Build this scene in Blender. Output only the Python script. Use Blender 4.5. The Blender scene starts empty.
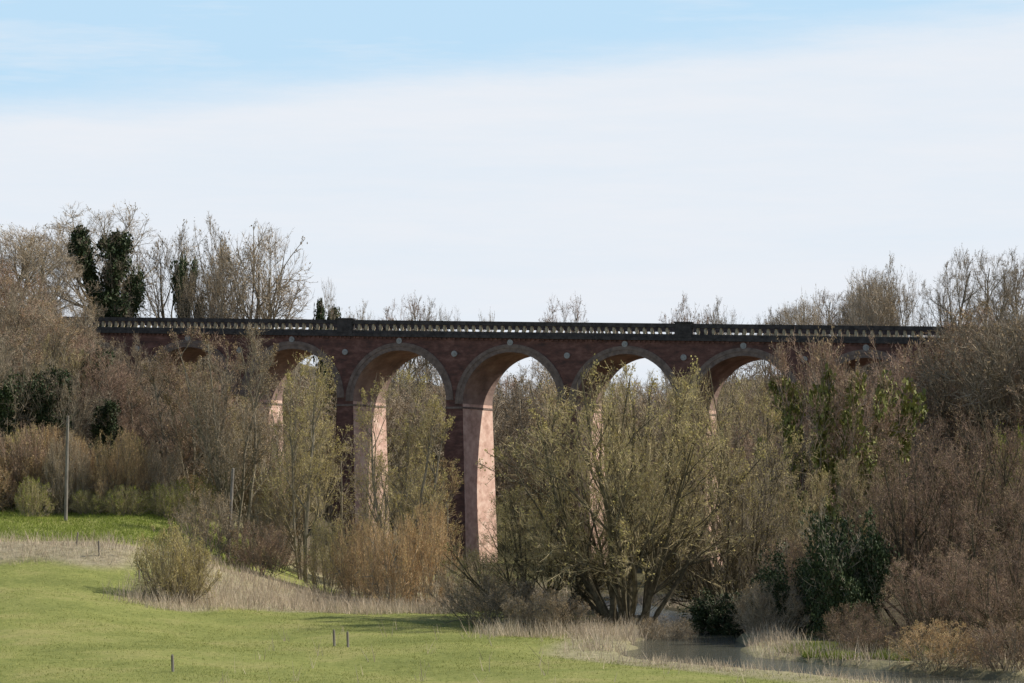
import bpy, math, numpy as np
from mathutils import Vector
S=bpy.context.scene
S.view_settings.view_transform='Standard'; S.view_settings.look='None'; S.view_settings.exposure=0

# ------------------------------------------------------------------ helpers
def mesh_np(name, V, Q, mats, mi=None, smooth=False):
    me=bpy.data.meshes.new(name)
    V=np.asarray(V,dtype=np.float32).reshape(-1,3); Q=np.asarray(Q,dtype=np.int32).reshape(-1,4)
    me.vertices.add(len(V)); me.vertices.foreach_set('co',V.ravel())
    me.loops.add(Q.size); me.loops.foreach_set('vertex_index',Q.ravel())
    me.polygons.add(len(Q)); me.polygons.foreach_set('loop_start',np.arange(0,Q.size,4,dtype=np.int32))
    if mi is not None: me.polygons.foreach_set('material_index',np.asarray(mi,dtype=np.int32))
    me.polygons.foreach_set('use_smooth',np.full(len(Q),smooth,dtype=bool))
    for m in mats: me.materials.append(m)
    me.update(calc_edges=True)
    return me
def obj(name,me,parent=None,loc=(0,0,0)):
    o=bpy.data.objects.new(name,me); S.collection.objects.link(o); o.location=loc
    if parent: o.parent=parent
    return o
def empty(name,loc=(0,0,0),rz=0):
    o=bpy.data.objects.new(name,None); S.collection.objects.link(o); o.location=loc; o.rotation_euler=(0,0,rz); return o
class MB:
    def __init__(s): s.V=[];s.Q=[];s.M=[]
    def quad(s,a,b,c,d,m=0):
        n=len(s.V); s.V+= [a,b,c,d]; s.Q.append((n,n+1,n+2,n+3)); s.M.append(m)
    def hexa(s,p,m=0):
        n=len(s.V); s.V+=list(p)
        for f in ((3,2,1,0),(4,5,6,7),(0,1,5,4),(1,2,6,5),(2,3,7,6),(3,0,4,7)):
            s.Q.append(tuple(n+i for i in f)); s.M.append(m)
    def mesh(s,name,mats,smooth=False): return mesh_np(name,s.V,s.Q,mats,s.M,smooth)

# ------------------------------------------------------------------ materials
def mat(name, c1, c2, scale=3.0, rough=0.9, island=False, transl=0.0, bump=0.0, stretch=(1,1,1), c3=None, objrand=0.0, detail=4):
    m=bpy.data.materials.new(name); m.use_nodes=True; nt=m.node_tree; N=nt.nodes; L=nt.links
    if bump or rough<.85:
        b=N['Principled BSDF']; b.inputs['Roughness'].default_value=rough
        b.inputs['Specular IOR Level'].default_value=0.2; bc=b.inputs['Base Color']
    else:
        N.remove(N['Principled BSDF']); b=N.new('ShaderNodeBsdfDiffuse'); bc=b.inputs['Color']; L.new(b.outputs[0],N['Material Output'].inputs[0])
    tc=N.new('ShaderNodeTexCoord'); mp=N.new('ShaderNodeMapping'); mp.inputs['Scale'].default_value=stretch
    L.new(tc.outputs['Object'],mp.inputs['Vector'])
    nz=N.new('ShaderNodeTexNoise'); nz.inputs['Scale'].default_value=scale; nz.inputs['Detail'].default_value=detail
    nz.inputs['Roughness'].default_value=0.65
    L.new(mp.outputs[0],nz.inputs['Vector'])
    r=N.new('ShaderNodeValToRGB'); e=r.color_ramp.elements
    e[0].position=0.3; e[0].color=(*c1,1); e[1].position=0.7; e[1].color=(*c2,1)
    if c3: x=e.new(0.5); x.color=(*c3,1)
    fac=nz.outputs['Fac']
    if island:
        g=N.new('ShaderNodeNewGeometry'); mx=N.new('ShaderNodeMix'); mx.inputs[0].default_value=0.5
        L.new(nz.outputs['Fac'],mx.inputs[2]); L.new(g.outputs['Random Per Island'],mx.inputs[3]); fac=mx.outputs[0]
        e[0].position=0.2;e[-1].position=0.8
    L.new(fac,r.inputs[0]); col=r.outputs[0]
    if objrand:
        oi=N.new('ShaderNodeObjectInfo'); hs=N.new('ShaderNodeHueSaturation')
        mr=N.new('ShaderNodeMapRange'); mr.inputs[3].default_value=1-objrand; mr.inputs[4].default_value=1+objrand
        L.new(oi.outputs['Random'],mr.inputs[0]); L.new(mr.outputs[0],hs.inputs['Value']); L.new(col,hs.inputs['Color']); col=hs.outputs[0]
    L.new(col,bc)
    if bump:
        bp=N.new('ShaderNodeBump'); bp.inputs['Strength'].default_value=bump; bp.inputs['Distance'].default_value=0.1
        L.new(nz.outputs['Fac'],bp.inputs['Height']); L.new(bp.outputs[0],b.inputs['Normal'])
    if transl:
        t=N.new('ShaderNodeBsdfTranslucent'); L.new(col,t.inputs[0]); ms=N.new('ShaderNodeMixShader'); ms.inputs[0].default_value=transl
        L.new(b.outputs[0],ms.inputs[1]); L.new(t.outputs[0],ms.inputs[2]); L.new(ms.outputs[0],N['Material Output'].inputs[0])
    return m
bark=mat('bark',(0.14,0.12,0.085),(0.33,0.285,0.21),4,objrand=.25)
bark_dk=mat('bark_dark',(0.07,0.058,0.04),(0.20,0.17,0.11),4,objrand=.25)
tw_grey=mat('twig_grey_brown',(0.24,0.195,0.14),(0.55,0.455,0.335),.6,island=True,objrand=.25)
tw_red=mat('twig_red_brown',(0.22,0.145,0.105),(0.54,0.38,0.28),.6,island=True,objrand=.25)
tw_tan=mat('twig_tan',(0.36,0.24,0.13),(0.68,0.48,0.28),.6,island=True,objrand=.2)
tw_olive=mat('twig_olive',(0.29,0.235,0.125),(0.66,0.54,0.31),.6,island=True,objrand=.15)
lf_olive=mat('bud_olive',(0.31,0.26,0.09),(0.65,0.55,0.24),.5,island=True,transl=.35,objrand=.15)
lf_brown=mat('bud_brown',(0.23,0.165,0.09),(0.46,0.35,0.21),.5,island=True,transl=.2,objrand=.2)
lf_tan=mat('bud_tan',(0.30,0.21,0.11),(0.56,0.43,0.21),.5,island=True,transl=.25,objrand=.2)
lf_green=mat('leaf_spring_green',(0.16,0.19,0.03),(0.40,0.43,0.08),.8,island=True,transl=.3,objrand=.2)
ivy=mat('ivy_leaf',(0.018,0.030,0.012),(0.075,0.10,0.038),1.2,rough=.6,island=True,objrand=.2)
ivy_y=mat('ivy_leaf_light',(0.10,0.11,0.03),(0.30,0.30,0.08),1.2,rough=.6,island=True)

# ------------------------------------------------------------------ terrain
river=np.array([(60,78),(40,98),(24,112),(15.0,122),(9.0,130.5),(10,141),(12,162),(5,186),(-10,205),(-17,219),(-12,245),(-13,320)],float)
def rdist(x,y):
    d=np.full(np.shape(x),1e9)
    for a,b in zip(river[:-1],river[1:]):
        ab=b-a; t=np.clip(((x-a[0])*ab[0]+(y-a[1])*ab[1])/(ab@ab),0,1)
        d=np.minimum(d,np.hypot(x-a[0]-t*ab[0],y-a[1]-t*ab[1]))
    return d
def ss(t): t=np.clip(t,0,1); return t*t*(3-2*t)
def H(x,y):
    x=np.asarray(x,float); y=np.asarray(y,float)
    base=np.interp(y,[-50,0,20,50,80,100,120],[8.5,7.8,6,3,.9,.1,0])
    wob=1.2*np.sin(x*.17+1)+.8*np.sin(x*.41)
    lo=np.interp(y+wob,[120,150,175,179,184,215,260],[0,.8,2.7,4.1,4.4,6.8,8])*ss((-x-11)/20)
    hi=np.interp(y,[205,235,262,300,500,4000],[0,7,15,17,25,60])*ss((-x-24)/28)
    rt=np.interp(y,[190,215,240,300,500,4000],[0,4,19,21,28,60])*ss((x-28)/22)
    c=np.interp(y,[290,350,450,520,900,4000],[0,5,14,18,34,70])*(1-ss((-x-24)/28))*(1-ss((x-28)/22))
    und=.12*np.sin(x*.31+y*.11)+.08*np.sin(x*.13-y*.23+2)+.05*np.sin(x*.9+y*.5)
    carve=(1-ss((rdist(x,y)-2.1-.35*np.sin(x*1.3+y*.7))/1.3))*1.0*(y>70)*(y<330)
    return base+lo+hi+rt+c+und*np.clip(y/60,0.2,1)-carve
def axis(a,b,step,far,g=1.25):
    c=list(np.arange(a,b+step/2,step)); s=step; v=c[-1]; up=[]
    while v<far[1]: s*=g; v+=s; up.append(v)
    s=step; v=a; dn=[]
    while v>far[0]: s*=g; v-=s; dn.append(v)
    return np.array(dn[::-1]+c+up)
xs=axis(-75,75,.7,(-5000,5000)); ys=axis(95,300,.8,(-300,7000))
X,Y=np.meshgrid(xs,ys); Z=H(X,Y)
V=np.stack([X,Y,Z],-1).reshape(-1,3)
ny,nx=X.shape; I=np.arange(nx*ny).reshape(ny,nx)
Q=np.stack([I[:-1,:-1],I[:-1,1:],I[1:,1:],I[1:,:-1]],-1).reshape(-1,4)
gm=bpy.data.materials.new('meadow_ground'); gm.use_nodes=True; nt=gm.node_tree; N=nt.nodes; L=nt.links
b=N['Principled BSDF']; b.inputs['Roughness'].default_value=.95; b.inputs['Specular IOR Level'].default_value=.1
tc=N.new('ShaderNodeTexCoord')
def noise(s,d=6,vec=None):
    n=N.new('ShaderNodeTexNoise'); n.inputs['Scale'].default_value=s; n.inputs['Detail'].default_value=d; n.inputs['Roughness'].default_value=.7
    L.new(vec or tc.outputs['Object'],n.inputs['Vector']); return n.outputs['Fac']
def ramp(f,stops):
    r=N.new('ShaderNodeValToRGB'); e=r.color_ramp.elements
    e[0].position=stops[0][0]; e[0].color=(*stops[0][1],1); e[1].position=stops[-1][0]; e[1].color=(*stops[-1][1],1)
    for p,c in stops[1:-1]: x=e.new(p); x.color=(*c,1)
    L.new(f,r.inputs[0]); return r.outputs[0]
def mixc(f,a,b_):
    m=N.new('ShaderNodeMix'); m.data_type='RGBA'; L.new(f,m.inputs[0]); L.new(a,m.inputs[6]); L.new(b_,m.inputs[7]); return m.outputs[2]
g1=ramp(noise(.14,8),[(.36,(.15,.18,.045)),(.5,(.25,.27,.075)),(.64,(.37,.33,.13))])
g2=ramp(noise(3.0,8),[(.3,(.10,.13,.03)),(.7,(.40,.38,.13))])
mm=N.new('ShaderNodeMix'); mm.data_type='RGBA'; mm.inputs[0].default_value=.45; L.new(g1,mm.inputs[6]); L.new(g2,mm.inputs[7])
dry=ramp(noise(1.5,8),[(.3,(.24,.19,.13)),(.7,(.50,.42,.31))])
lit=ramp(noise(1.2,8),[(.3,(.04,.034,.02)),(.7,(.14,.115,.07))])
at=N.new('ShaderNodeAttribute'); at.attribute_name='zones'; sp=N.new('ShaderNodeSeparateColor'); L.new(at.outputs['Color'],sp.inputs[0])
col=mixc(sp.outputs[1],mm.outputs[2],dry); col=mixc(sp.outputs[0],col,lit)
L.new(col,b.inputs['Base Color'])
bp=N.new('ShaderNodeBump'); bp.inputs['Strength'].default_value=.7; bp.inputs['Distance'].default_value=.2; L.new(noise(2.0,8),bp.inputs['Height']); L.new(bp.outputs[0],b.inputs['Normal'])
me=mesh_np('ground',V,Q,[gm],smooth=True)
rd=rdist(X,Y)
rag=1.5*np.sin(X*.8)+1.2*np.sin(X*.35+Y*.6)
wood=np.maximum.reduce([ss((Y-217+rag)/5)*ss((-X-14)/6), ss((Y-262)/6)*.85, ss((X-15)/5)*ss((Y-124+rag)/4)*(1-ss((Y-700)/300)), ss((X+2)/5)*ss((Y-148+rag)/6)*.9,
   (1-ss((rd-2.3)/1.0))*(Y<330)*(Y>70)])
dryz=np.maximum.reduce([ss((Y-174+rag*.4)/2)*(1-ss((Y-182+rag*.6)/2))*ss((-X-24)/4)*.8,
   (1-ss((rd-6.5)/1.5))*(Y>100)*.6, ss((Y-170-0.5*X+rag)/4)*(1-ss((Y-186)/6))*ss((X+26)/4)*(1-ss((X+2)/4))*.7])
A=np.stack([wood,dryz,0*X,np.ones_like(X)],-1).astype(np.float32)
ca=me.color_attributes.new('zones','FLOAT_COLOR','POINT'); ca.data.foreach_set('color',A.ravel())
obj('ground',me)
wm=bpy.data.materials.new('river_water'); wm.use_nodes=True; nt=wm.node_tree; N=nt.nodes; L=nt.links
b=N['Principled BSDF']; b.inputs['Base Color'].default_value=(.09,.09,.065,1); b.inputs['Roughness'].default_value=.05; b.inputs['IOR'].default_value=1.33
tc=N.new('ShaderNodeTexCoord'); mpw=N.new('ShaderNodeMapping'); mpw.inputs['Scale'].default_value=(.8,2.2,1); L.new(tc.outputs['Object'],mpw.inputs['Vector'])
bp=N.new('ShaderNodeBump'); bp.inputs['Strength'].default_value=1; bp.inputs['Distance'].default_value=.16
L.new(noise(1.0,3,mpw.outputs[0]),bp.inputs['Height']); L.new(bp.outputs[0],b.inputs['Normal'])
mb=MB(); RV=[]
for i,p in enumerate(river):
    t=river[min(i+1,len(river)-1)]-river[max(i-1,0)]; t/=np.linalg.norm(t); n=np.array([-t[1],t[0]])
    RV.append((p+n*3.7,p-n*3.7))
for (a,b_),(c,d) in zip(RV[1:-1],RV[2:]):
    mb.quad((*b_,-.24),(*d,-.24),(*c,-.24),(*a,-.24))
obj('river',mb.mesh('river',[wm]))

# ------------------------------------------------------------------ trees
def nrm(v): return v/np.maximum(np.linalg.norm(v,axis=-1,keepdims=True),1e-9)
def run(rng,P,D,Ln,R,K,wander,up,taper=.75):
    n=len(P); pts=np.zeros((n,K+1,3)); dr=np.zeros((n,K+1,3)); pts[:,0]=P; dr[:,0]=D
    for k in range(K):
        D=nrm(D+rng.normal(0,wander,(n,3))+np.array([0,0,up])); dr[:,k+1]=D
        pts[:,k+1]=pts[:,k]+D*(Ln/K)[:,None]
    t=np.linspace(0,1,K+1)[None]; rad=R[:,None]*(1-taper*t)
    return dict(p=pts,d=dr,r=rad,L=Ln,K=K)
def spawn(rng,B,c,ang,av,ratio,tmin,K,wander,up,rr,rmin,rnd=False,tmax=1.0):
    n=len(B['p']); idx=np.repeat(np.arange(n),c)
    t=rng.uniform(tmin,tmax,n*c); f=t*B['K']; i0=np.minimum(f.astype(int),B['K']-1); w=(f-i0)[:,None]
    P=B['p'][idx,i0]*(1-w)+B['p'][idx,i0+1]*w; T=nrm(B['d'][idx,i0]*(1-w)+B['d'][idx,i0+1]*w)
    r0=B['r'][idx,i0]*(1-w[:,0])+B['r'][idx,i0+1]*w[:,0]
    rv=rng.normal(0,1,(n*c,3)); perp=nrm(rv-(rv*T).sum(-1,keepdims=True)*T)
    a=np.radians(rng.normal(ang,av,n*c))[:,None]
    D=nrm(T*np.cos(a)+perp*np.sin(a))
    s=(t-tmin)/max(1e-6,(tmax-tmin))
    prof=(.55+.6*np.sin(np.pi*np.clip(s*.85+.1,0,1))) if rnd else (1.15-.55*s)
    Ln=B['L'][idx]*ratio*prof*rng.uniform(.65,1.25,n*c)
    return run(rng,P,D,Ln,np.maximum(r0*rr,rmin),K,wander,up)
def tube(rng,B,sides,width=1.0):
    p,d,r=B['p'],B['d'],B['r']*width; n,k1,_=p.shape
    ref=nrm(rng.normal(0,1,(n,1,3))); a=nrm(np.cross(d,ref)); b=np.cross(d,a)
    if sides==2:
        V=np.stack([p+a*r[...,None],p-a*r[...,None]],2)
    else:
        th=np.arange(sides)*2*np.pi/sides
        V=np.stack([p+(a*math.cos(q)+b*math.sin(q))*r[...,None] for q in th],2)
    I=np.arange(n*k1*sides).reshape(n,k1,sides)
    if sides==2: Q=np.stack([I[:,:-1,0],I[:,:-1,1],I[:,1:,1],I[:,1:,0]],-1)
    else:
        J=np.roll(I,-1,2); Q=np.stack([I[:,:-1],J[:,:-1],J[:,1:],I[:,1:]],-1)
    return V.reshape(-1,3),Q.reshape(-1,4)
def leaves(rng,C,size,asp=1.6):
    n=len(C); a=nrm(rng.normal(0,1,(n,3))); b=nrm(np.cross(a,rng.normal(0,1,(n,3))))
    s=size*rng.uniform(.6,1.3,(n,1)); a=a*s*asp*.5; b=b*s*.5
    V=np.stack([C-a,C+b,C+a,C-b],1).reshape(-1,3); return V,np.arange(4*n).reshape(n,4)
def along(rng,B,n,jit):
    m=len(B['p']); i=rng.integers(0,m,n); t=rng.uniform(.2,1,n)*B['K']; k=np.minimum(t.astype(int),B['K']-1); w=(t-k)[:,None]
    return B['p'][i,k]*(1-w)+B['p'][i,k+1]*w+rng.normal(0,jit,(n,3))
LIB={}
def er(p,env,ph):
    Hq,rx=env; q=(p-np.array([0,0,Hq*.5]))/np.array([rx,rx,Hq*.5]); r=np.linalg.norm(q,axis=-1); u=q/np.maximum(r,1e-6)[...,None]
    lump=1+.11*np.sin(u[...,0]*5+ph)*np.cos(u[...,1]*4+ph*2)+.07*np.sin(u[...,2]*7+u[...,0]*6+ph)
    return np.where(q[...,2]<-.3,0,r/lump)
def limit(rng,B,env,ph,frac):
    # branches stop growing where they reach the crown envelope (straight, only shorter)
    root=B['p'][:,0]; r0=er(root,env,ph); r1=er(B['p'][:,-1],env,ph); lim=rng.uniform(.86,1.06,len(root))
    f=np.where(r1>lim,np.clip((lim-r0)/np.maximum(r1-r0,1e-6),frac,1),1.0)
    B['p']=root[:,None]+(B['p']-root[:,None])*f[:,None,None]; B['L']=B['L']*f
def make_tree(key,seed,stems,levels,nleaf=0,leafsize=.1,ivyn=0,ivylev=1,ivyr=.6,ivysize=.22,ivyclumps=150,tmaxivy=.8,bk=None,shape=True):
    env=None
    for ps in (0,1):
        rng=np.random.default_rng(seed); n=stems['n']
        az=np.arange(n)*2*np.pi/n+rng.normal(0,.35,n)
        lean=np.radians(np.abs(rng.uniform(stems['lean'][0],stems['lean'][1],n))); rad=stems.get('spread',.3)*np.sqrt(rng.uniform(0,1,n))
        P=np.stack([rad*np.cos(az),rad*np.sin(az),np.full(n,-.4)],-1)
        D=np.stack([np.sin(lean)*np.cos(az),np.sin(lean)*np.sin(az),np.cos(lean)],-1)
        Ln=stems['L']*rng.uniform(.75,1.1,n)*(1-.25*np.sin(lean)); R=stems['R']*rng.uniform(.6,1.1,n)
        B=run(rng,P,D,Ln,R,stems.get('K',8),stems.get('w',.08),stems.get('up',.05),.8)
        Bs=[B]; r2=np.random.default_rng(seed+99)
        if env: limit(r2,B,env,seed*1.7,.5)
        for i,lv in enumerate(levels):
            Bs.append(spawn(rng,Bs[-1],**lv))
            if env: limit(r2,Bs[-1],env,seed*1.7,.3)
        T=Bs[-1]['p'].reshape(-1,3); env=(np.quantile(T[:,2],.95),np.quantile(np.hypot(T[:,0],T[:,1]),.90))
        if not shape: break
    Vs=[];Qs=[];Ms=[];off=0
    def add(V,Q,m):
        nonlocal off
        Vs.append(V);Qs.append(Q+off);Ms.append(np.full(len(Q),m));off+=len(V)
    nl=len(Bs)
    for i,Bx in enumerate(Bs):
        add(*tube(rng,Bx,6 if i==0 else (4 if i==1 else (3 if i<nl-2 else 2))),0 if i<min(3,nl-2) else 1)
    if nleaf:
        n2=nleaf//2; C=np.concatenate([along(rng,Bs[-1],nleaf-n2,.06),along(rng,Bs[-2],n2,.12)]); add(*leaves(rng,C,leafsize),2)
    if ivyn:
        src=Bs[ivylev]; c0=along(rng,Bs[0],ivyclumps,.15); c1=along(rng,src,ivyclumps,.2)
        zmax=np.quantile(Bs[-1]['p'][...,2],.98)*tmaxivy
        cc=np.concatenate([c0,c1]); cc=cc[cc[:,2]<zmax]; cr=rng.uniform(.45,1.25,len(cc))*ivyr
        i=rng.integers(0,len(cc),ivyn); C=cc[i]+nrm(rng.normal(0,1,(ivyn,3)))*(cr[i]*rng.uniform(.3,1,ivyn)**.5)[:,None]*np.array([1,1,1.25]); C=C[C[:,2]>.1]
        add(*leaves(rng,C,ivysize,1.2),3)
    V=np.concatenate(Vs);Q=np.concatenate(Qs);M=np.concatenate(Ms)
    me=mesh_np(key,V,Q,[bk or bark,tw_grey,lf_brown,ivy],M)
    T=Bs[-1]['p'].reshape(-1,3); Ht=np.quantile(T[:,2],.995); Wd=2*np.quantile(np.hypot(T[:,0],T[:,1]),.96)
    LIB[key]=(me,Ht,Wd)
fine=lambda c,r=.5,k=2,a=38,rm=.010,up=.05,tm=.15: dict(c=c,ang=a,av=14,ratio=r,tmin=tm,K=k,wander=.10,up=up,rr=.55,rmin=rm)
def l1(c,ang,ratio,tmin,up,rnd=True,av=12,K=7): return dict(c=c,ang=ang,av=av,ratio=ratio,tmin=tmin,K=K,wander=.12,up=up,rr=.55,rmin=.03,rnd=rnd)
for s in (1,2,3):
    make_tree(f'bare{s}',s,dict(n=2+s%2,L=10,R=.28,lean=(3,22),spread=.25,w=.12),[l1(10,44,.66,.25,.07,False),fine(8,.52,5,40,.02,.06),fine(7,.52,4,36,.012,.06),fine(6,.55,2,34,.009,.04)],nleaf=1200,leafsize=.07)
for s in (11,12):
    make_tree(f'upright{s}',s,dict(n=5,L=14,R=.17,lean=(2,15),spread=.9,K=10),[l1(12,30,.36,.10,.12,False),fine(7,.5,4,34,.015,.08),fine(6,.5,3,34,.010),fine(5,.55,1,32,.008)],nleaf=5000,leafsize=.075)
for s in (21,22,23):
    make_tree(f'willow{s}',s,dict(n=15,L=14,R=.19,lean=(4,66),spread=1.2,K=9,up=.075,w=.1),[l1(9,34,.42,.12,.07,False),fine(7,.52,4,34,.015,.07),fine(6,.52,3,34,.010,.05),fine(5,.55,1,32,.008,.03)],nleaf=6500,leafsize=.075,bk=bark_dk)
for s in (31,32,33):
    make_tree(f'shrub{s}',s,dict(n=30,L=5.0,R=.045,lean=(2,60),spread=1.6,K=6,up=.06,w=.14),[l1(7,34,.5,.1,.05,False,K=4),fine(7,.5,3,36,.011,.05),fine(6,.55,1,36,.008)],nleaf=5000,leafsize=.07)
for s in (41,42):
    make_tree(f'ivytree{s}',s,dict(n=2,L=12,R=.30,lean=(1,9)),[l1(12,42,.42,.12,.12),fine(8,.5,5,38,.02),fine(7,.5,3,36,.012),fine(6,.5,2,34,.009)],ivyn=22000,ivyr=.8,ivyclumps=120,tmaxivy=.88)
make_tree('ivyfork',45,dict(n=6,L=12,R=.26,lean=(8,42),spread=.5,w=.13),[l1(12,44,.42,.2,.06),fine(8,.5,5,38,.02),fine(7,.5,3,36,.012),fine(6,.5,2,34,.009)],ivyn=15000,ivyr=.5,ivyclumps=110,nleaf=3000,leafsize=.08,tmaxivy=.85)
for s in (51,52):
    make_tree(f'evergreen{s}',s,dict(n=14,L=4.4,R=.06,lean=(2,50),spread=1.2,K=6),[l1(6,40,.5,.1,.06,False,K=4),fine(5,.5,3,40,.012),fine(5,.6,2,40,.01)],ivyn=32000,ivyr=.6,ivysize=.12,ivyclumps=160,tmaxivy=.97,shape=False)

prng=np.random.default_rng(7)
def place(name,key,x,y,h,w=None,mats=None,parent=None,rot=None):
    me,Ht,Wd=LIB[key]; o=bpy.data.objects.new(name,me); S.collection.objects.link(o)
    s=h/Ht; sw=(w/Wd) if w else s
    o.location=(x,y,float(H(x,y))-.05); o.scale=(sw,sw,s)
    o.rotation_euler=(0,0,prng.uniform(0,6.28) if rot is None else rot)
    if mats:
        for i,m in mats.items(): o.material_slots[i].link='OBJECT'; o.material_slots[i].material=m
    if parent: o.parent=parent
    return o
def pick(*a): return a[prng.integers(0,len(a))]
OL={1:tw_olive,2:lf_olive}; RB={1:tw_red,2:lf_brown}; TN={1:tw_tan,2:lf_tan}; GR={1:tw_grey,2:lf_brown}
GN={1:tw_olive,2:lf_green}
# foreground riverside willows
place('willow_tree','willow21',7.2,157,16.2,17.5,OL,rot=.4)
place('willow_tree','willow22',14.2,168,16.0,14,OL)
place('willow_tree','willow23',14.8,162,12.0,11,{1:tw_grey,2:lf_olive},rot=2.2)
place('willow_tree','willow23',1.8,160,8.5,12,OL)
place('willow_tree','upright11',-16.3,198,17.8,8,OL)
place('willow_tree','upright12',-12.2,204,13.5,6.5,{1:tw_grey,2:lf_olive})
place('willow_tree','upright12',-8.2,190,17.0,7.5,OL)
place('willow_tree','upright11',-5.8,196,11.0,5.0,{1:tw_tan,2:lf_olive})
place('alder_tree','upright11',-22.6,205,17.5,8.5,GR)
place('alder_tree','upright12',-27,212,15.5,8.5,RB)
place('alder_tree','upright12',-19.8,214,14.5,7.0,GR)
for (x,y,h,w,m) in [(-8.5,178,6.5,5,TN),(-6.0,180,7.5,5,TN),(-11,184,6,5,TN),(-2.5,172,4,6,GR),(-1.0,156,3.2,7,GR),(-14,190,5.5,5,OL),(-19,198,6,5,GR),(-23,188,5,6,GR),(-19,188,4,6,RB),(2,150,2.6,6,GR)]:
    place('sallow_shrub',pick('shrub31','shrub32','shrub33'),x,y,h,w,m)
place('hawthorn_bush','shrub31',-22.3,165,5.0,5.6,OL)
place('hawthorn_bush','shrub33',-21.6,166,3.8,4.2,OL)
# right group
place('ivy_clad_tree','ivyfork',24.0,190,19.8,14,{1:tw_red,2:lf_brown,3:ivy_y},rot=1.0)
place('alder_tree','bare2',20,208,14.5,12,RB)
place('alder_tree','bare1',31,206,17.5,12,RB)
place('alder_tree','bare3',27,214,18.5,13,GR)
for (x,y,h,w,k,m) in [(24,146,12.0,12,'willow21',RB),(29,152,13,13,'willow22',RB),(33.5,148,12,12,'willow23',RB),(21.5,158,10.5,11,'willow23',{1:tw_olive,2:lf_brown}),(27.5,136,9.0,10,'willow22',RB),(25.5,126,5.5,8,'willow23',RB),(22.5,131,5.5,7,'willow21',RB)]:
    place('alder_tree',k,x,y,h,w,m)
place('holly_bush','evergreen51',19.2,142,7.4,5.8)
place('holly_bush','evergreen52',16.6,146,5.2,5.5)
place('holly_bush','evergreen51',12.8,151,3.4,6.5)
for (x,y,h,w,m) in [(18.6,136,2.4,4,RB),(14.8,144,3.0,5,GR),(8.8,146,2.0,4,GR),(20.5,121,2.2,5,TN),(23.5,119,2.4,5,RB),(18.2,129,1.8,4,RB),(17,153,5.5,6,RB)]:
    place('bramble_thicket',pick('shrub31','shrub32','shrub33'),x,y,h,w,m)
# right abutment woodland
wr=empty('abutment_woodland')
for i in range(22):
    x=30+26*((i*.618)%1); y=205+26*((i*.7549)%1); g=float(H(x,y)); top=np.interp(x,[27,34,37,41,45,60],[16,18.5,21,23.5,25,28])+prng.uniform(-2,.5)
    place('bare_tree',pick('bare1','bare2','bare3','upright11'),x,y,max(4,top-g),max(7,(top-g)*.8),pick(RB,GR),wr)
for (x,y,h) in [(42.5,214,17),(45.5,218,15),(39.0,208,9)]:
    place('ivy_clad_tree',pick('ivytree41','ivytree42'),x,y,h,h*.4)
for (x,y,top) in [(29,262,26.6),(33,266,28.5),(37,262,30.5),(41,263,32),(45.5,260,32.5),(50,262,32.5),(54,264,33),(35.5,274,29),(40,276,31.5)]:
    g=float(H(x,y)); place('bare_tree',pick('bare1','bare2','bare3'),x,y,max(6,top-g),8.5,GR,wr)
for (x,y,h,w) in [(38.5,196,9,5),(41.0,196,10,5)]:
    place('spring_green_shrub','shrub32',x,y,h+3,w,GN)
# left wood
wl=empty('hillside_woodland')
for i in range(54):
    y=214+38*((i*.618)%1); px=-20+288*((i*.7549+.3)%1); x=(px-512)*y/2500
    toppy=np.interp(px,[0,60,110,130,200,265],[255,280,318,328,345,378])+ (252-y)*1.7+prng.uniform(-12,22)
    top=9.5+(470-toppy)*y/2500; g=float(H(x,y)); 
    if top-g<3: continue
    k=pick('bare1','bare2','bare3','upright11','upright12'); hh=top-g
    place('bare_tree',k,x,y,hh,max(5.5,hh*.7),pick(GR,GR,RB,RB,OL),wl)
for (x,y,h,w) in [(-43.5,214,11,5.5),(-39.5,215,11.5,5.5),(-35.5,217,8.5,4),(-38,228,12,5),(-24.5,228,8,3)]:
    place('ivy_clad_tree',pick('ivytree41','ivytree42'),x,y,h,w,None,wl)
for i in range(34):
    y=prng.uniform(204,213); x=prng.uniform(-50,-26)
    place('hedgerow_shrub',pick('shrub31','shrub32','shrub33'),x,y,prng.uniform(2.4,7),prng.uniform(4,6.5),pick(TN,TN,TN,GR,RB,OL,GN))
for (x,y,h,w) in [(-31,202,2.4,4.5),(-27.5,202,2.8,4),(-38.5,201,3.2,3.0),(-34,203,2.0,4)]:
    place('bramble_bush',pick('shrub31','shrub33'),x,y,h,w,GN)
for (x,y,top,w,k,nm,m) in [(-46.0,280,38.2,7,'ivytree41','ivy_clad_tree',GR),(-44.6,284,35,5.5,'ivytree42','ivy_clad_tree',GR),(-47.5,292,41.0,17,'bare1','bare_tree',GR),(-37,283,36,5,'ivytree42','ivy_clad_tree',GR),
    (-38,292,39.2,15,'bare2','bare_tree',GR),(-29.0,285,37.3,15,'bare3','bare_tree',GR),(-57,285,37.5,14,'bare3','bare_tree',GR),(-52,276,35,11,'bare1','bare_tree',GR),(-33,278,34,10,'bare2','bare_tree',GR),
    (-21.2,292,31.5,4.0,'ivytree41','ivy_clad_tree',GR)]:
    g=float(H(x,y)); place(nm,k,x,y,top-g,w,m)
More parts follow.
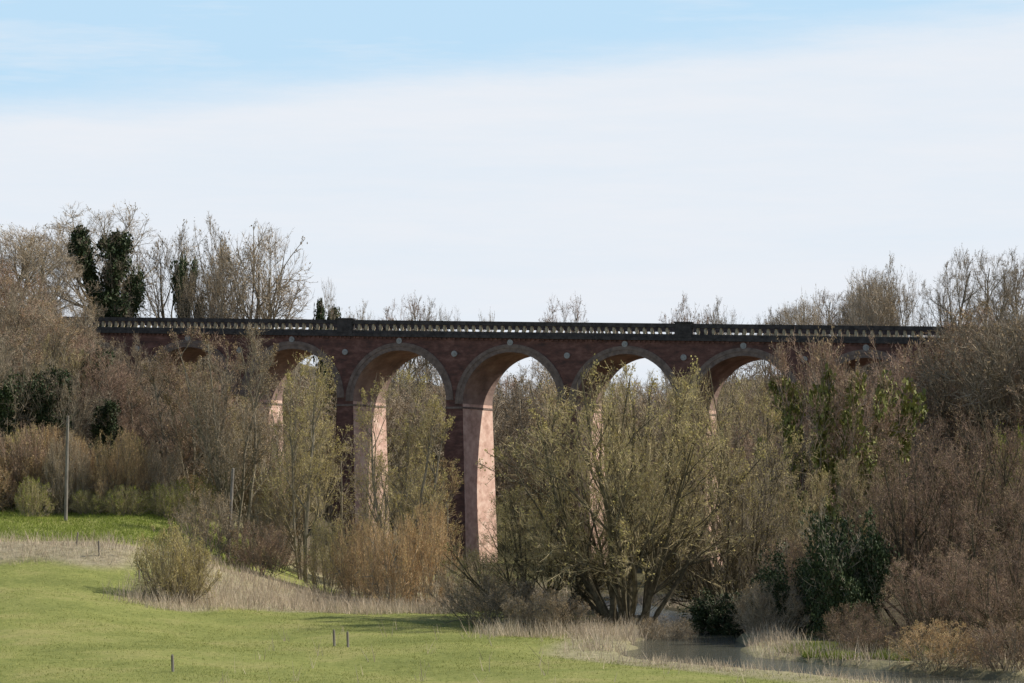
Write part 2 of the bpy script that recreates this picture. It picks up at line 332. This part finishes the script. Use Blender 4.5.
# distant trees behind viaduct
dw=empty('distant_woodland')
for i in range(72):
    y=[286,300,318,340,370,410][i%6]+prng.uniform(-5,5); px=190+780*((i*.618+.1)%1); x=(px-512)*y/2500; g=float(H(x,y))
    top=9.5+(470-prng.uniform(356,398))*y/2500
    if top-g<4: top=g+6
    place('bare_tree',pick('bare1','bare2','bare3','upright11'),x,y,top-g,min(15,max(9,(top-g)*.85)),pick(GR,GR,OL,RB),dw)
for (px,y,py,w) in [(365,420,302,10),(398,430,295,14),(430,430,300,13),(448,425,307,7),(490,430,311,7),(568,440,295,12),(695,420,296,14),(725,430,299,13),(765,420,307,9),(800,400,300,10),(830,390,290,11),(885,380,280,12)]:
    x=(px-512)*y/2500; g=float(H(x,y)); top=9.5+(470-py)*y/2500
    place('bare_tree',pick('bare1','bare2','bare3'),x,y,top-g,w,pick(GR,RB),dw)

# ------------------------------------------------------------------ grass and reeds
def blades(name,n,region,hmin,hmax,wd,m,lean=.35,dens=None,seed=5,hf=None):
    rng=np.random.default_rng(seed); x0,x1,y0,y1=region
    x=rng.uniform(x0,x1,n); y=rng.uniform(y0,y1,n)
    if dens is not None: k=rng.uniform(0,1,n)<dens(x,y); x,y=x[k],y[k]
    n=len(x); z=H(x,y)-.03; h=rng.uniform(hmin,hmax,n)*(0.6+.6*np.abs(np.sin(x*1.3+np.sin(y*.9)*2))); a=rng.uniform(0,np.pi,n)
    if hf is not None: h=h*hf(x,y)
    w=wd*rng.uniform(.6,1.3,n); dx,dy=np.cos(a)*w/2,np.sin(a)*w/2
    lx=rng.normal(0,lean,n)*h; ly=rng.normal(0,lean,n)*h
    V=np.stack([np.stack([x-dx,y-dy,z],-1),np.stack([x+dx,y+dy,z],-1),np.stack([x+lx+dx*.25,y+ly+dy*.25,z+h],-1),np.stack([x+lx-dx*.25,y+ly-dy*.25,z+h],-1)],1).reshape(-1,3)
    obj(name,mesh_np(name,V,np.arange(4*n).reshape(n,4),[m]))
gr=mat('grass_blade',(.14,.17,.04),(.42,.41,.14),.25,island=True,transl=.3)
rdm=mat('dry_reed',(.32,.25,.18),(.74,.62,.46),.5,island=True,transl=.25)
grl=mat('grass_blade_lush',(.14,.19,.03),(.36,.40,.10),.25,island=True,transl=.3)
blades('meadow_grass',210000,(-40,24,108,178),.03,.12,.03,gr,dens=lambda x,y:(np.abs(x)<.24*y)*(rdist(x,y)>5)*(.35+.65*(np.sin(x*.23+y*.31)+np.sin(x*.11-y*.4)>-.4))*(1-.85*ss((y-150)/40)),lean=.6)
def reedd(x,y):
    pat=(np.sin(x*.9)+np.sin(y*.7+x*.4)>-.5)
    band=ss((y-168-.4*x+2*np.sin(x*.5))/3)*(1-ss((y-182)/5))*ss((x+27)/3)*(1-ss((x+1)/3))
    rv=(1-ss((rdist(x,y)-4.8)/2.2))*(rdist(x,y)>3.1)*(.2+.8*pat)*((y<150)|(y>175))
    near=ss((y-141-1.5*np.sin(x*.7))/2)*(1-ss((y-150)/3))*ss((x+3)/3)*(1-ss((x-6)/3))
    lb=(ss((y-174)/2)*(1-ss((y-182)/2)))*ss((-x-25)/3)*.5
    tuft=((np.sin(x*1.1+3)*np.sin(y*.8+1)>.93))*(y<150)*(x>-14)*.25
    return np.clip(band*.8+rv*.8+near*.9+lb+tuft,0,1)
blades('dry_reeds',310000,(-45,30,104,235),.25,1.0,.035,rdm,dens=reedd,lean=.35,seed=8,hf=lambda x,y:np.where((rdist(x,y)<9)&(y<133)&(x<15.0+(122-y)*.7),.5,1.0))
blades('bank_grass',40000,(14,22,118,136),.1,.4,.04,grl,dens=lambda x,y:(rdist(x,y)>3.6)*(np.sin(x*1.7)+np.sin(y*1.1)>-.2)*ss((12-np.abs(x-18.5)*2.4)/4)*(y>124),lean=.5,seed=9)
blades('terrace_grass',50000,(-50,-20,184,207),.08,.25,.05,grl,lean=.5,seed=10)

# ------------------------------------------------------------------ viaduct
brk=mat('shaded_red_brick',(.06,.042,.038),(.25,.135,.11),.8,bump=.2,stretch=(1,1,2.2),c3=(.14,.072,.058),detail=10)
brp=mat('sunlit_pale_brick',(.42,.26,.20),(.80,.61,.50),.7,bump=.2,stretch=(1,1,1.8),c3=(.63,.42,.335),detail=10)  # pier sides: lighter copy of the front brick, sunlight put into the colour
brs=mat('shaded_soffit_brick',(.17,.12,.10),(.43,.31,.25),.7,bump=.2,stretch=(1,.5,1),c3=(.29,.20,.165),detail=10)  # arch undersides: mid-tone copy of the same brick, shade painted into the colour
ringm=mat('grey_brick_ring',(.12,.092,.078),(.26,.20,.165),2,bump=.2)
stone=mat('parapet_stone',(.28,.24,.165),(.54,.46,.33),3)
copm=mat('blue_brick_coping',(.04,.037,.035),(.10,.09,.085),2)
iron=mat('tie_plate_iron',(.25,.25,.24),(.42,.42,.40),5)
a=math.radians(-20); vd=empty('railway_viaduct',(-5.8,252,0),a)
z0=24.55; g=.031; P=12.0; r=5.1; Wv=8.5
top=lambda u: z0-g*u
deck=lambda u: top(u)-1.45
mb=MB(); ring=MB(); pier=MB(); NA=32
ks=list(range(-4,5))
for k in ks:
    uc=k*P+6; zs=top(uc)-3.05-r
    th=[math.pi-i*math.pi/NA for i in range(NA+1)]; arc=[(uc+r*math.cos(t),zs+r*math.sin(t)) for t in th]
    for (u1,z1),(u2,z2) in zip(arc[:-1],arc[1:]):
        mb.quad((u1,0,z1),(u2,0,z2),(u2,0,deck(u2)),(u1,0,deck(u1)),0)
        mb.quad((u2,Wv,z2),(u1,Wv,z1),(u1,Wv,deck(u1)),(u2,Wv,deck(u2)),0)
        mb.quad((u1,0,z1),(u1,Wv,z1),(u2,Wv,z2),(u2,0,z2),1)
    for (ra,rb,pr) in ((r,r+.42,.07),(r+.42,r+.8,.13)):
        for vv,sg in ((0,-1),(Wv,1)):
            for t1,t2 in zip(th[:-1],th[1:]):
                c=lambda rr_,t,v:(uc+rr_*math.cos(t),v,zs+rr_*math.sin(t))
                f=vv+sg*pr
                ring.quad(c(ra,t1,f),c(ra,t2,f),c(rb,t2,f),c(rb,t1,f))
                ring.quad(c(rb,t1,f),c(rb,t2,f),c(rb,t2,vv),c(rb,t1,vv))
                ring.quad(c(ra,t1,f),c(ra,t2,f),c(ra,t2,vv),c(ra,t1,vv))
for k in range(-3,5):
    up_=k*P; zl=top(up_-6)-3.05-r; zr=top(up_+6)-3.05-r; ul,ur=up_-.9,up_+.9
    for v in (0,Wv):
        q=[(ul,v,zl),(ur,v,zr),(ur,v,deck(ur)),(ul,v,deck(ul))]; mb.quad(*q,0)
    bz=-1.5; bw=1.45; bv=.35
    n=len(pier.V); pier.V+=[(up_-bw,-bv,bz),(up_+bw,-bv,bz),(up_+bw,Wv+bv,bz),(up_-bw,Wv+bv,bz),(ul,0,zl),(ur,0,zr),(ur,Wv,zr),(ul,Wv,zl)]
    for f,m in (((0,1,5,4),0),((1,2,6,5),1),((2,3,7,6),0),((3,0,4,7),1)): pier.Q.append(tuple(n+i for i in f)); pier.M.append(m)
    zb=min(zl,zr)-.5
    pier.hexa([(ul-.07,-.09,zb),(ur+.07,-.09,zb),(ur+.07,Wv+.09,zb),(ul-.07,Wv+.09,zb),(ul-.07,-.09,zb+.2),(ur+.07,-.09,zb+.2),(ur+.07,Wv+.09,zb+.2),(ul-.07,Wv+.09,zb+.2)],2)
for u1,u2 in ((-85,-4*P+.9),(5*P-.9,95)):
    mb.hexa([(u1,0,-2),(u2,0,-2),(u2,Wv,-2),(u1,Wv,-2),(u1,0,deck(u1)),(u2,0,deck(u2)),(u2,Wv,deck(u2)),(u1,Wv,deck(u1))],0)
U0,U1=-85,95
mb.quad((U0,0.3,deck(U0)+.02),(U1,0.3,deck(U1)+.02),(U1,Wv-.3,deck(U1)+.02),(U0,Wv-.3,deck(U0)+.02),0)
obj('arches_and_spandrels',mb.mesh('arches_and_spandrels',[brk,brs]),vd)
obj('arch_rings',ring.mesh('arch_rings',[ringm]),vd)
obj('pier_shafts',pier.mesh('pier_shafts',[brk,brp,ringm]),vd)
def sbox(M,u0,u1,v0,v1,za,zb,m=0):
    M.hexa([(u0,v0,top(u0)+za),(u1,v0,top(u1)+za),(u1,v1,top(u1)+za),(u0,v1,top(u0)+za),(u0,v0,top(u0)+zb),(u1,v0,top(u1)+zb),(u1,v1,top(u1)+zb),(u0,v1,top(u0)+zb)],m)
pb=MB()
for v0,v1,o1 in ((-.12,.33,-1),(Wv-.33,Wv+.12,1)):
    va,vb=(v0-.16,v1) if o1<0 else (v0,v1+.16)
    sbox(pb,U0,U1,va,vb,-1.68,-1.36,1)
    sbox(pb,U0,U1,v0,v1,-1.36,-1.04,1)
    sbox(pb,U0,U1,v0-.05,v1+.05,-.42,0,1)
    u=-60+.4; 
    while u<70:
        near=min(abs(u-kk*P) for kk in (-4,-1,2,5))
        if near>1.0:
            sbox(pb,u-.10,u+.10,v0+.08,v1-.08,-1.04,-.90,0); sbox(pb,u-.13,u+.13,v0+.05,v1-.05,-.90,-.58,0); sbox(pb,u-.10,u+.10,v0+.08,v1-.08,-.58,-.42,0)
        u+=.78
    for kk in (-4,-1,2,5):
        sbox(pb,kk*P-.85,kk*P+.85,v0-.12,v1+.12,-1.34,.06,1); sbox(pb,kk*P-.95,kk*P+.95,v0-.2,v1+.2,.06,.18,1)
    u=-58
    while u<68: sbox(pb,u-.11,u+.11,-.12 if o1<0 else Wv,0 if o1<0 else Wv+.12,-1.91,-1.68,2); u+=.5
obj('parapet',pb.mesh('parapet',[stone,copm,brk]),vd)
pl=MB()
for k in range(-4,6):
    for (uu,dz) in ((k*P,-3.2),(k*P+6,-1.98)):
        if k==5 and uu>5*P: continue
        zc=top(uu)+dz-.1
        for (rr_,v_a,v_b) in ((.30,-.14,-.002),(.12,-.2,-.14)):
            n=16
            for i in range(n):
                t1,t2=2*math.pi*i/n,2*math.pi*(i+1)/n
                p1=(uu+rr_*math.cos(t1),zc+rr_*math.sin(t1)); p2=(uu+rr_*math.cos(t2),zc+rr_*math.sin(t2))
                pl.quad((uu,v_a,zc),(uu,v_a,zc),(p2[0],v_a,p2[1]),(p1[0],v_a,p1[1])); pl.quad((p1[0],v_a,p1[1]),(p2[0],v_a,p2[1]),(p2[0],v_b,p2[1]),(p1[0],v_b,p1[1]))
pv=np.array(pl.V,float)
for i in range(0,len(pv),8): pv[i+1]=(pv[i]*.999+pv[i+2]*.001)
obj('tie_plates',mesh_np('tie_plates',pv,pl.Q,[iron]),vd)

# ------------------------------------------------------------------ poles, posts
wood_m=mat('weathered_wood',(.14,.12,.10),(.32,.29,.25),6,stretch=(1,1,.2))
def cyl(M,x,y,z0_,z1_,r0,r1,n=10,m=0):
    for i in range(n):
        t1,t2=2*math.pi*i/n,2*math.pi*(i+1)/n
        M.quad((x+r0*math.cos(t1),y+r0*math.sin(t1),z0_),(x+r0*math.cos(t2),y+r0*math.sin(t2),z0_),(x+r1*math.cos(t2),y+r1*math.sin(t2),z1_),(x+r1*math.cos(t1),y+r1*math.sin(t1),z1_),m)
        M.quad((x,y,z1_+r1*.4),(x,y,z1_+r1*.401),(x+r1*math.cos(t1),y+r1*math.sin(t1),z1_),(x+r1*math.cos(t2),y+r1*math.sin(t2),z1_),m)
for (x,y,h,lean) in ((-35.4,199,8.3,0.012),(-21.5,190,7.0,.05)):
    M=MB(); cyl(M,0,0,-.5,h,.15,.11); 
    for zz in (h-.5,h-.8): M.hexa([(-.06,-.2,zz),(.06,-.2,zz),(.06,-.13,zz),(-.06,-.13,zz),(-.06,-.2,zz+.16),(.06,-.2,zz+.16),(.06,-.13,zz+.16),(-.06,-.13,zz+.16)])
    o=obj('utility_pole',M.mesh('utility_pole',[wood_m],False),None,(x,y,float(H(x,y)))); o.rotation_euler=(0,lean,0)
for (x,y,h) in ((-9.6,136,.85),(-8.8,135,.8),(-15.9,118,.75),(-31.2,180,.9),(-29,176.5,1.0),(-25.5,172,.9)):
    M=MB(); cyl(M,0,0,-.3,h,.07,.065,8); cyl(M,0,0,h+.03,h+.06,.05,.02,8)
    o=obj('fence_post',M.mesh('fence_post',[wood_m]),None,(x,y,float(H(x,y)))); o.rotation_euler=(prng.normal(0,.05),prng.normal(0,.06),0)

# ------------------------------------------------------------------ sky + sun + camera
W=bpy.data.worlds.new('World'); S.world=W; W.use_nodes=True; nt=W.node_tree; N=nt.nodes; L=nt.links
el,az=math.radians(42),math.radians(8)
sky=N.new('ShaderNodeTexSky'); sky.sky_type='NISHITA'; sky.sun_disc=False; sky.sun_elevation=el; sky.sun_rotation=math.pi/2-az; sky.air_density=1.0; sky.dust_density=.8; sky.ozone_density=1.2
bg=N['Background']; bg.inputs[1].default_value=.11
tc=N.new('ShaderNodeTexCoord'); sx=N.new('ShaderNodeSeparateXYZ'); L.new(tc.outputs['Generated'],sx.inputs[0])
def math_(op,a_,b_=None,c_=None):
    m=N.new('ShaderNodeMath'); m.operation=op
    for i,v in enumerate((a_,b_,c_)):
        if v is None: continue
        if isinstance(v,(int,float)): m.inputs[i].default_value=v
        else: L.new(v,m.inputs[i])
    return m.outputs[0]
mp=N.new('ShaderNodeMapping'); mp.inputs['Scale'].default_value=(3,3,22); L.new(tc.outputs['Generated'],mp.inputs['Vector'])
nz=noise(1.6,7,mp.outputs[0])
mp2=N.new('ShaderNodeMapping'); mp2.inputs['Scale'].default_value=(4,4,36); mp2.inputs['Rotation'].default_value=(0,.08,0); L.new(tc.outputs['Generated'],mp2.inputs['Vector'])
nz2=noise(1.3,5,mp2.outputs[0])
edge=math_('MULTIPLY_ADD',sx.outputs[0],.085,.163)
dz=math_('SUBTRACT',edge,sx.outputs[2]); dz=math_('MULTIPLY_ADD',math_('SUBTRACT',nz,.5),.026,dz)
mr=N.new('ShaderNodeMapRange'); mr.interpolation_type='SMOOTHSTEP'; L.new(dz,mr.inputs[0]); mr.inputs[1].default_value=-.008; mr.inputs[2].default_value=.014
mr.inputs[3].default_value=0; mr.inputs[4].default_value=.97
lowm=N.new('ShaderNodeMapRange'); L.new(sx.outputs[2],lowm.inputs[0]); lowm.inputs[1].default_value=.19; lowm.inputs[2].default_value=.34; lowm.inputs[3].default_value=1; lowm.inputs[4].default_value=0
w2=N.new('ShaderNodeMapRange'); L.new(nz2,w2.inputs[0]); w2.inputs[1].default_value=.47; w2.inputs[2].default_value=.75; w2.inputs[3].default_value=0; w2.inputs[4].default_value=.65
w3=N.new('ShaderNodeMapRange'); L.new(nz2,w3.inputs[0]); w3.inputs[1].default_value=.3; w3.inputs[2].default_value=.62; w3.inputs[3].default_value=.8; w3.inputs[4].default_value=1
f=math_('MAXIMUM',math_('MULTIPLY',mr.outputs[0],w3.outputs[0]),math_('MULTIPLY',w2.outputs[0],lowm.outputs[0]))
hz=N.new('ShaderNodeMix'); hz.data_type='RGBA'; L.new(math_('MULTIPLY',lowm.outputs[0],.9),hz.inputs[0]); L.new(sky.outputs[0],hz.inputs[6]); hz.inputs[7].default_value=(5.0,7.1,8.9,1)
cm=N.new('ShaderNodeMix'); cm.data_type='RGBA'; L.new(f,cm.inputs[0]); L.new(hz.outputs[2],cm.inputs[6]); cm.inputs[7].default_value=(7.6,7.9,8.4,1)
L.new(cm.outputs[2],bg.inputs[0])
sd=bpy.data.lights.new('sun','SUN'); sd.energy=5; sd.angle=math.radians(.53); sd.color=(1,.95,.86)
so=bpy.data.objects.new('sun',sd); S.collection.objects.link(so); so.location=(60,40,80)
v=Vector((math.cos(az)*math.cos(el),math.sin(az)*math.cos(el),math.sin(el))); so.rotation_euler=v.to_track_quat('Z','Y').to_euler()
cd=bpy.data.cameras.new('camera'); cd.lens=88; cd.sensor_width=36; cd.clip_start=1; cd.clip_end=20000
co=bpy.data.objects.new('camera',cd); S.collection.objects.link(co); co.location=(0,0,9.5); co.rotation_euler=(math.radians(90+2.95),0,0); S.camera=co
